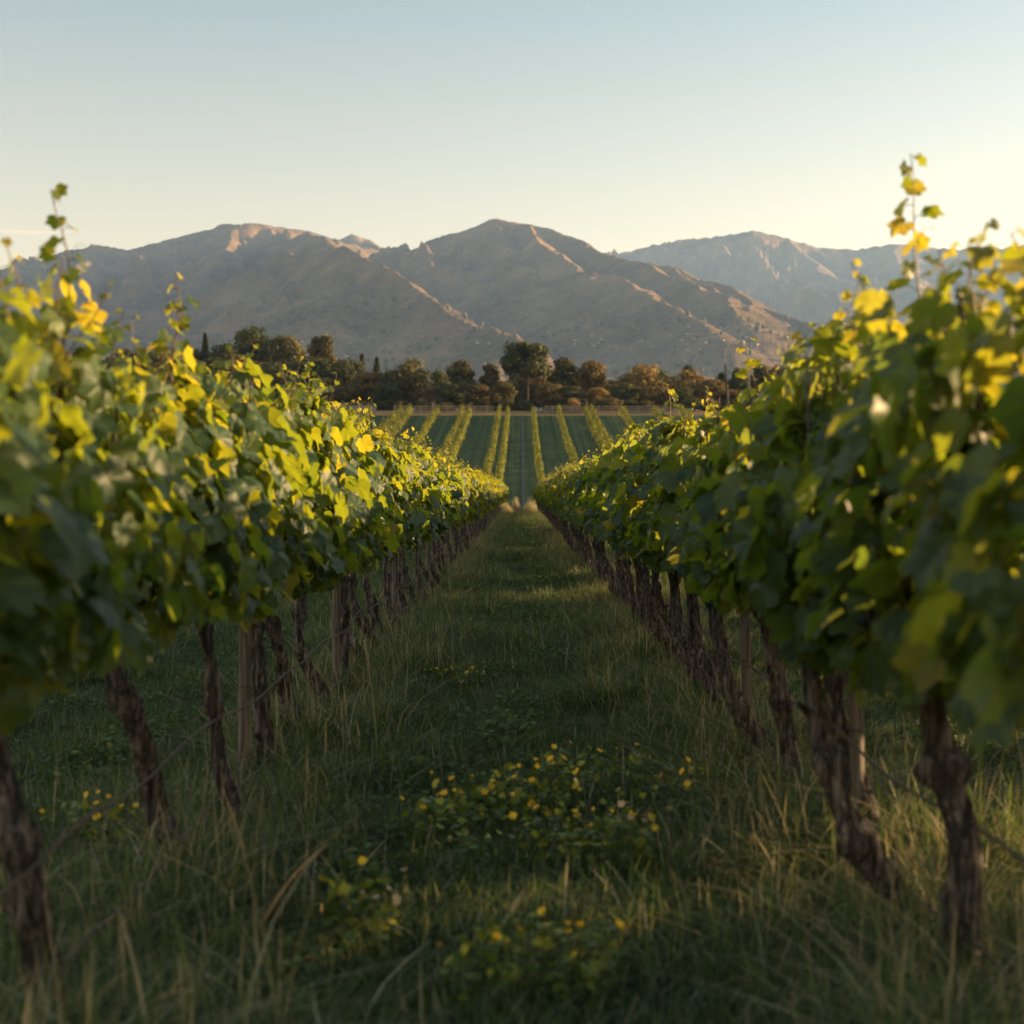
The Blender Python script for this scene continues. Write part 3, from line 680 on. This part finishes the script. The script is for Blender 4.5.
FL = [(528, 818, 9, 0, .20, 'densest clump of yellow wildflowers in the middle of the path'), (480, 830, 7, 0, .17, 'yellow wildflowers just left of the densest clump'), (550, 862, 6, 0, .12, 'yellow wildflower plant below the densest clump'),
      (610, 872, 7, 0, .14, 'yellow wildflowers right of the path middle, low in front of the right clump'), (628, 868, 4, 1, .09, 'pale cream wildflower beside the yellow ones right of the path middle'),
      (655, 822, 3, 0, .18, 'leafy wildflower with few blossoms left of the right-hand tall grass'), (692, 812, 3, 0, .08, 'small yellow wildflower at the edge of the right-hand tall grass'), (440, 845, 4, 0, .12, 'sparse yellow wildflower left end of the middle patch'),
      (575, 800, 5, 0, .15, 'yellow wildflower behind the densest clump'), (625, 795, 3, 0, .12, 'thin yellow wildflower behind and right of the densest clump'), (368, 940, 5, 1, .10, 'pale wildflower cluster left of the path in the foreground'),
      (345, 935, 3, 0, .07, 'small yellow wildflower beside the pale cluster in the left foreground'), (488, 1008, 4, 0, .10, 'yellow wildflower at the bottom edge left of the middle'), (552, 1000, 4, 0, .10, 'yellow wildflower at the bottom edge in the middle'),
      (592, 1010, 3, 0, .06, 'tiny yellow wildflower at the bottom edge right of the middle'), (70, 850, 3, 0, .12, 'yellow wildflower behind the nearest left trunk'), (120, 862, 4, 0, .14, 'yellow wildflower between the two nearest left trunks'),
      (455, 690, 5, 0, .2, 'distant yellow wildflowers far up the left side of the path'), (820, 700, 3, 0, .12, 'yellow wildflower seen between the right-hand trunks')]
for f in FL: flower_plant(*f)
# pale dry straws
def straw(a, b, r, label):
    a = np.array(a); b = np.array(b); t = np.linspace(0, 1, 12)[:, None]
    P = a+(b-a)*t+np.array([0, 0, 1.])*(.03*np.sin(t*math.pi)); g = G(); V, fs, uv = tube(P-P[0], np.linspace(r, r*.35, 12), 6); g.add(V, fs, uv)
    tag(link('dry_stalk', g.mesh('dry_stalk', M['straw']), loc=tuple(P[0])), label, 'dry stalk', 'pale dry stalks in the grass')
def pg(px, py, d): return pix(px, py, d)
straw(pg(258, 930, 4.4), pg(326, 846, 4.3), .0055, 'long pale dry stalk slanting up in the left foreground grass')
straw(pg(120, 1030, 3.5), pg(195, 992, 3.5), .005, 'pale dry stalk lying low at the bottom left edge')
straw(pg(-12, 925, 3.6), pg(48, 880, 3.8), .005, 'pale dry stalk crossing the nearest left trunk')
straw(pg(255, 900, 4.9), pg(222, 790, 4.9), .004, 'greenish bent stalk leaning on the left trunks')
straw(pg(700, 880, 5.3), pg(735, 850, 5.3), .005, 'short orange dry stalk in the grass before the right trunks')
# dry twig clump right of the path
x, y, _ = pix(598, 705, 9.7); z = float(gz(x, y)); g = G()
for k in range(16):
    a = rg.uniform(0, 6.28); l = rg.uniform(.08, .22)
    V, fs, uv = tube([[0, 0, .08], [l*.5*math.cos(a), l*.5*math.sin(a), .12+rg.uniform(0, .1)], [l*math.cos(a), l*math.sin(a), .1+rg.uniform(0, .18)]], [.004, .003, .0015], 5); g.add(V, fs, uv)
tag(link('dry_weed', g.mesh('dry_weed', M['straw']), loc=(x, y, z)), 'dead bleached weed standing right of the path middle', 'weed')

# ------------------------------------------------------------------ far hillside rows
ROW_TRUNK = G().add(*tube([[0, 0, -.1], [.03, 0, .5], [0, 0, 1.0]], .05, 6)).mesh('trunk', M['bark'])
def hedge(x, y0, y1, label, wd=.55, h=1.35):
    L = y1-y0; n = int(L*75); g = G()
    y = rg.uniform(y0, y1, n); a = rg.uniform(0, math.pi, n); wob = 1+.55*(vnoise(y*1.3+x*7, y*0, 5)-.5)*2
    r = rg.uniform(.8, 1.05, n)
    X = x+np.cos(a)*wd*r*wob+.12*fbm(y*.2+x, y*0, 2, 3); hz = .15+(np.sin(a)**.6)*h*r*wob*.93*rg.uniform(.15, 1, n)**.35
    P = np.stack([X, y, gz(X*0+x, y)+hz], 1)
    Nn = np.stack([np.cos(a), rg.normal(0, .5, n), np.sin(a)+.2], 1)+rg.normal(0, .35, (n, 3))
    add_leaves(g, P, Nn, rg.normal(0, 1, (n, 3)), rg.uniform(.09, .16, n), np.clip(rg.normal(.5, .22, n), 0, 1), rg, T_TINY)
    e = empty('vine_row', (x, y0, float(gz(x, y0)))); tag(e, label, 'vine row', 'vine rows on the far hillside')
    f = link('foliage', g.mesh('foliage', M['hedge']), e); f.location = (-x, -y0, -e.location.z)
    for yy in np.arange(y0+.5, y1, 3.0):
        link('trunk', ROW_TRUNK, e, (0, yy-y0, float(gz(x, yy))-e.location.z))
HR = [(-33.5, 150, 'outermost vine row at the far left of the hillside field'), (-29, 150, 'second vine row from the left end of the hillside field'), (-24.5, 140, 'third vine row from the left end of the hillside field'), (-19.5, 135, 'fourth vine row from the left end of the hillside field'),
      (-17.9, 130, 'vine row left of the widest green strip left of the track'), (-13.6, 120, 'fifth lit vine row left of the middle track'), (-9.4, 112, 'left vine row of the outer close-set pair left of the track'), (-8.2, 112, 'right vine row of the outer close-set pair left of the track'),
      (-3.55, 104, 'left vine row of the close-set pair next to the middle track'), (-2.15, 96, 'right vine row of the close-set pair, bordering the middle track'), (2.0, 96, 'first vine row right of the middle track'), (6.1, 104, 'second vine row right of the middle track'),
      (10.4, 112, 'left vine row of the close-set pair right of the track'), (11.4, 112, 'right vine row of the close-set pair right of the track'), (16.2, 120, 'broad vine row beyond the right-hand close-set pair'), (21.6, 130, 'second vine row beyond the right-hand close-set pair'),
      (25.8, 138, 'third vine row beyond the right-hand close-set pair'), (30.2, 140, 'vine row third from the right end of the hillside field'), (34.2, 150, 'vine row second from the right end of the hillside field'), (38.5, 150, 'outermost vine row at the right of the hillside field')]
for x, y0, lab in HR: hedge(x, y0, 228 if abs(x) < 30 else 226, lab, .27, 1.6)

# ------------------------------------------------------------------ fence and sheds before the trees
def fence(x0, x1, y, label, m_, solid=False):
    e = empty('field_fence', (x0, y, float(gz(x0, y)))); tag(e, label, 'fence')
    L = x1-x0; k = int(L/2.2)
    for i in range(k+1):
        g = G(); z = float(gz(x0+i*2.2, y))-e.location.z; box(g, (i*2.2, 0, z+.55), (.14, .14, 1.3)); link('post', g.mesh('post', m_, False), e)
    for j, h in enumerate((.35, .7, 1.05) if not solid else (.5,)):
        g = G(); box(g, (L/2, -.1, h), (L, .05, .13 if not solid else .9)); link('rail', g.mesh('rail', m_, False), e)
fence(-38, -24, 232, 'grey board fence left of the hillside field below the trees', M['wall_grey'], True)
fence(-21, -4.5, 232, 'pale rail fence above the left half of the hillside field', M['fence'])
fence(4, 26, 232, 'brown rail fence above the right half of the hillside field', M['fence'])
def shed(px, d, w_, dd, h, label, ridge=True):
    x = (px-CX)/F_PX*d; z = float(gz(x, d)); e = empty('shed', (x, d, z)); tag(e, label, 'shed')
    g = G(); box(g, (0, 0, h/2-.2), (w_, dd, h+.2)); link('wall', g.mesh('wall', M['wall_pale'], False), e)
    g = G(); V = np.array([[-w_/2-.2, -dd/2-.2, h-.05], [w_/2+.2, -dd/2-.2, h-.05], [w_/2+.2, dd/2+.2, h-.05], [-w_/2-.2, dd/2+.2, h-.05], [-w_/2-.2, 0, h+.9], [w_/2+.2, 0, h+.9]])
    g.add(V, [[[0, 1, 5, 4], [2, 3, 4, 5], [0, 3, 2, 1]], [[0, 4, 3], [1, 2, 5]]]); link('roof', g.mesh('roof', M['roof'], False), e)
    g = G(); box(g, (w_*.1, -dd/2-.03, .95), (.9, .06, 1.9)); link('door', g.mesh('door', M['dark'], False), e)
shed(428, 240, 2.6, 2.2, 1.3, 'low pale shed under the trees left of the middle track'); shed(581, 240, 2.0, 2, 1.2, 'tiny pale shed under the trees right of the tall tree')

# ------------------------------------------------------------------ trees
def tree_meshes(rg, kind, H=10., Wd=6.):
    """kind: round, umbrella, slim, conifer, bush"""
    g = G(); blobs = []
    th = {'round': .22, 'umbrella': .45, 'slim': .2, 'conifer': .1, 'bush': .05}[kind]*H
    # trunk and limbs
    t = np.linspace(0, 1, 12); bend = rg.uniform(-.05, .05, 2)*H
    top = {'round': .7, 'umbrella': .75, 'slim': .85, 'conifer': .95, 'bush': .5}[kind]*H
    TP = np.stack([bend[0]*np.sin(t*2), bend[1]*np.sin(t*2), -.3+t*(top+.3)], 1)
    V, fs, uv = tube(TP, np.interp(t, [0, .1, 1], [.032*H, .022*H, .006*H]), 9, .12, 1, 3); g.add(V, fs, uv)
    nb = {'round': 26, 'umbrella': 26, 'slim': 22, 'conifer': 0, 'bush': 14}[kind]
    for k in range(nb):
        a = rg.uniform(0, 6.28)
        if kind == 'umbrella': zz = rg.uniform(.56, .93)*H; rr = Wd/2*math.sqrt(max(.05, 1-((zz/H-.70)/.28)**2))*rg.uniform(.3, .9)
        elif kind == 'slim': zz = rg.uniform(.2, .96)*H; rr = Wd/2*math.sin(min(1, (1.02-zz/H)*1.5)*1.4)*rg.uniform(.1, .75)
        elif kind == 'bush': zz = rg.uniform(.15, .8)*H; rr = Wd/2*math.sqrt(max(.05, 1-(zz/H)**2))*rg.uniform(.2, .85)
        else: zz = rg.uniform(.32, .93)*H; rr = Wd/2*math.sqrt(max(.05, 1-((zz/H-.5)/.5)**2))*rg.uniform(.25, .85)
        p = np.array([rr*math.cos(a), rr*math.sin(a), zz]); br = Wd*rg.uniform(.15, .25)*(.72 if kind == 'umbrella' else 1)
        blobs.append((p, br))
        if kind != 'bush' or k < 5:
            z0 = min(top*.95, max(th*.8, zz*rg.uniform(.5, .75))); q = np.array([np.interp(z0, TP[:, 2], TP[:, 0]), np.interp(z0, TP[:, 2], TP[:, 1]), z0])
            mid = (p+q)/2+np.array([0, 0, -.03*H]); V, fs, uv = tube([q, mid, p], [.009*H, .006*H, .003*H], 6); g.add(V, fs, uv)
    c = G(); P = []; Nn = []; rr_ = []
    if kind == 'conifer':
        n = 4200; zz = rg.uniform(.08, 1, n)**.85; lay = 1-.28*np.abs(np.sin(zz*26)); r = Wd/2*(1.02-zz)*lay*rg.uniform(.45, 1, n); a = rg.uniform(0, 6.28, n)
        P = np.stack([r*np.cos(a), r*np.sin(a), zz*H-r*.2], 1); Nn = np.stack([np.cos(a), np.sin(a), rg.uniform(0, 1, n)], 1); rr_ = rg.uniform(0, .9, n)
    else:
        for (p, br) in blobs:
            n = int(190*rg.uniform(.6, 1.3)); d = nrmz(rg.normal(0, 1, (n, 3))); rad = br*rg.uniform(.45, 1.1, n)[:, None]
            P.append(p+d*rad*[1.15, 1.15, .8]); Nn.append(d+[0, 0, .3]); rr_.append(np.clip(rg.uniform(0, 1)*.5+rg.uniform(0, .5, n), 0, 1))
        P = np.concatenate(P); Nn = np.concatenate(Nn); rr_ = np.concatenate(rr_)
    n = len(P); add_leaves(c, P, Nn+rg.normal(0, .4, (n, 3)), rg.normal(0, 1, (n, 3)), rg.uniform(.20, .42, n)*(H/11)**.5, rr_, rg, T_TINY)
    return g.mesh('trunk', M['tree_bark']), c
TV = {}
for kind, nv, H, Wd in (('round', 4, 10, 8), ('umbrella', 2, 12, 8), ('slim', 3, 12, 5), ('conifer', 2, 11, 4.5), ('bush', 3, 4, 5)):
    for v_ in range(nv):
        tm, c = tree_meshes(rg, kind, H, Wd)
        for cm in ('green', 'olive', 'brown', 'gold'): TV[kind, v_, cm] = (tm, c.mesh('crown', M['crown_'+cm]), H, Wd)
NVAR = {'round': 4, 'umbrella': 2, 'slim': 3, 'conifer': 2, 'bush': 3}
tc = [0]
def tree(px, ytop, wpx, d, kind, cm, label, group='trees beyond the far field', v_=None, base=None):
    x = (px-CX)/F_PX*d; z0 = float(gz(x, d)); zt = CAM_Z+(HY-ytop)/F_PX*d
    tm, cr, H, Wd = TV[kind, (tc[0] if v_ is None else v_) % NVAR[kind], cm]; tc[0] += 1
    e = empty({'conifer': 'conifer', 'bush': 'bush'}.get(kind, 'tree'), (x, d, z0)); tag(e, label, {'bush': 'bush'}.get(kind, 'tree'), group)
    s = (zt-z0)/H; w_ = wpx*{'round': 1.15, 'slim': 1.25, 'conifer': 2.1}.get(kind, 1)/F_PX*d/Wd
    for nm, me in (('trunk', tm), ('crown', cr)):
        o = link(nm, me, e); o.scale = (w_, w_, s); o.rotation_euler = (0, 0, tc[0]*1.7)
TREES = [
 (527, 341, 52, 246, 'umbrella', 'green', 'tallest dark broad-crowned tree in the middle of the tree line'),
 (462, 357, 26, 250, 'slim', 'olive', 'tall slim olive tree left of the tallest tree'), (491, 364, 24, 252, 'slim', 'olive', 'slim open-crowned tree just left of the tallest tree'),
 (410, 361, 42, 248, 'round', 'olive', 'broad olive tree with visible bare trunk, left of middle'), (440, 370, 22, 256, 'round', 'green', 'dark rounded tree between two taller olive trees'),
 (563, 358, 30, 254, 'slim', 'olive', 'slim brownish tree right of the tallest tree'), (588, 361, 36, 254, 'round', 'brown', 'rounded brown tree second to the right of the tallest tree'),
 (643, 366, 42, 256, 'round', 'gold', 'large golden-brown rounded tree right of middle'), (612, 384, 24, 250, 'round', 'brown', 'small brown tree left of the golden one'),
 (688, 371, 30, 256, 'round', 'gold', 'golden tree right of the large golden one'), (709, 380, 34, 252, 'round', 'brown', 'dark brown spreading tree right of the golden trees'),
 (738, 367, 17, 258, 'umbrella', 'green', 'small dark flat-topped tree standing up at the right end'), (742, 380, 44, 262, 'round', 'green', 'wide dark tree at the right end of the tree line'),
 (775, 378, 40, 262, 'round', 'brown', 'brown tree half hidden by the right vine row'), (810, 380, 44, 265, 'round', 'green', 'dark tree behind the right vine row'),
 (850, 376, 44, 265, 'round', 'olive', 'olive tree behind the right vine row'),
 (322, 334, 29, 285, 'umbrella', 'olive', 'lone round-headed tree sticking up on the left of the tree line'), (250, 328, 44, 290, 'round', 'green', 'highest dark tree of the left clump'), (284, 336, 38, 288, 'round', 'olive', 'rounded tree right of the highest tree of the left clump'),
 (222, 346, 34, 290, 'round', 'green', 'dark tree left of the highest tree of the left clump'), (205, 334, 14, 292, 'conifer', 'green', 'dark conifer left of the left clump'), (192, 350, 30, 290, 'round', 'olive', 'olive tree at the left end of the left clump'),
 (160, 352, 36, 285, 'round', 'green', 'dark tree hidden behind the left vine row'), (125, 350, 40, 285, 'round', 'olive', 'olive tree hidden behind the left vine row'), (85, 355, 44, 285, 'round', 'green', 'farthest left dark tree'),
 (362, 355, 13, 268, 'conifer', 'green', 'pointed conifer left of the broad olive tree'), (377, 358, 13, 266, 'conifer', 'green', 'second pointed conifer nearer the broad olive tree'),
 (345, 362, 34, 264, 'round', 'green', 'dark rounded tree under the lone round-headed tree'), (367, 372, 34, 248, 'round', 'brown', 'bushy gold-brown tree left of the broad olive tree'),
 (312, 358, 40, 266, 'round', 'green', 'dark tree below the left clump'), (275, 362, 44, 262, 'round', 'green', 'wide dark tree at the foot of the left clump'), (240, 368, 40, 258, 'round', 'brown', 'brown tree at the foot of the left clump'),
 (210, 372, 36, 258, 'round', 'green', 'low dark tree at the left foot of the clump'), (330, 378, 30, 244, 'round', 'brown', 'low brown tree in front, below the lone tree'), (295, 380, 34, 244, 'round', 'olive', 'low olive tree in front of the left clump'),
 (388, 384, 26, 242, 'round', 'green', 'low dark tree at the top of the hillside rows on the left'), (430, 386, 28, 242, 'round', 'brown', 'low brown tree right of the broad olive tree'), (452, 384, 26, 240, 'round', 'green', 'low dark tree under the tall slim tree'),
 (478, 384, 28, 242, 'round', 'brown', 'low brown tree left of the tallest tree trunk'), (503, 382, 24, 243, 'round', 'olive', 'low olive tree beside the tallest tree trunk'), (548, 384, 26, 241, 'round', 'brown', 'low brown tree right of the tallest tree trunk'),
 (570, 386, 26, 242, 'round', 'green', 'low dark tree under the slim brownish tree'), (597, 388, 22, 240, 'round', 'gold', 'small golden tree under the rounded brown tree'), (625, 384, 32, 244, 'round', 'green', 'low dark tree left of the golden tree foot'),
 (655, 386, 30, 242, 'round', 'brown', 'low brown tree at the foot of the golden tree'), (680, 388, 26, 243, 'round', 'green', 'low dark tree between golden and brown trees'), (727, 390, 32, 243, 'round', 'brown', 'low brown tree under the small flat-topped tree'),
 (760, 390, 32, 243, 'round', 'green', 'low dark tree at the right beside the vine tops'), (258, 384, 32, 246, 'round', 'green', 'low dark tree behind the left vine shoots')]
for t_ in TREES: tree(*t_)
bn = 0
for px in range(190, 800, 21):
    cmn = ['brown', 'green', 'olive', 'gold', 'green'][bn % 5]
    tree(px+rg.uniform(-5, 5), 400+rg.uniform(-4, 3), rg.uniform(14, 26), 236+rg.uniform(-1, 4), 'bush', cmn, 'low bush in the dense undergrowth at the foot of the tree line', 'bushes under the tree line'); bn += 1
for px in range(60, 960, 17):       # the back of the belt, closing it
    kd = ['round', 'slim', 'round', 'round', 'slim', 'round', 'conifer'][bn % 7]
    tree(px+rg.uniform(-6, 6), (372 if px > 350 else 358)+rg.uniform(-7, 10), rg.uniform(30, 42) if kd == 'round' else rg.uniform(18, 26), 268+rg.uniform(-6, 10), kd, ['green', 'olive', 'green', 'brown'][(bn*3+1) % 4], 'dark tree in the back of the tree belt, half hidden by those in front', 'trees in the back of the belt'); bn += 1

# ------------------------------------------------------------------ foothills: distant wood and houses
n = 2600; aa = rg.uniform(-.5, .5, n); dd_ = rg.uniform(2300, 3900, n); x = aa*dd_; zz = mz(x, dd_)
keep = (vnoise(x/150, dd_/90, 88) > .45) & (zz < 430); x = x[keep]; dd_ = dd_[keep]; zz = zz[keep]
g = G()
k = 7
for a, b, c in zip(x, dd_, zz):
    s = rg.uniform(3, 7); th = np.arange(k)/k*6.283+rg.uniform(0, 1)
    V = [np.stack([a+s*q*np.cos(th)*rg.uniform(.8, 1.2, k), b+s*q*np.sin(th), np.full(k, c+s*hz)+rg.uniform(-.1, .1, k)*s], 1) for q, hz in ((.5, -.3), (.95, .7), (.6, 1.5))]
    V = np.concatenate(V+[np.array([[a, b, c+s*1.85]])]); j = np.arange(k); j2 = (j+1) % k
    g.add(V, [np.concatenate([np.stack([j, j2, j2+k, j+k], 1), np.stack([j+k, j2+k, j2+2*k, j+2*k], 1)]), np.stack([j+2*k, j2+2*k, np.full(k, 3*k)], 1)], r=np.full(3*k+1, rg.random()))
tag(link('distant_wood', g.mesh('distant_wood', M['crown_olive'])), 'scattered dark woods over the far foothills', 'woods', kind='stuff')
HS = [(rg.uniform(505, 800), rg.uniform(328, 352)) for _ in range(44)]+[(rg.uniform(250, 500), rg.uniform(334, 358)) for _ in range(12)]
dgrid = np.linspace(2000, 4300, 500)
wallm = link_m = None
wg = G(); box(wg, (0, 0, 2.2), (11, 8, 6)); wallm = wg.mesh('wall', M['wall_pale'], False)
rf = G(); V = np.array([[-6, -4.6, 5], [6, -4.6, 5], [6, 4.6, 5], [-6, 4.6, 5], [-6, 0, 7.8], [6, 0, 7.8]]); rf.add(V, [[[0, 1, 5, 4], [2, 3, 4, 5], [0, 3, 2, 1]], [[0, 4, 3], [1, 2, 5]]]); roofm = rf.mesh('roof', M['roof'], False)
for px, py in HS:
    s_ = (px-CX)/F_PX; e_ = (HY-py)/F_PX; zt = mz(s_*dgrid, dgrid); hit = np.where(zt > CAM_Z+e_*dgrid)[0]
    if not len(hit): continue
    d = dgrid[hit[0]]; x = s_*d; e = empty('house', (x, d, float(mz(np.array([x]), np.array([d]))[0])))
    tag(e, 'tiny pale house scattered among trees on the far foothill', 'house', 'houses on the far foothill'); e.rotation_euler = (0, 0, rg.uniform(-1, 1)); e.scale = (rg.uniform(.35, .65),)*3
    link('wall', wallm, e); link('roof', roofm, e)
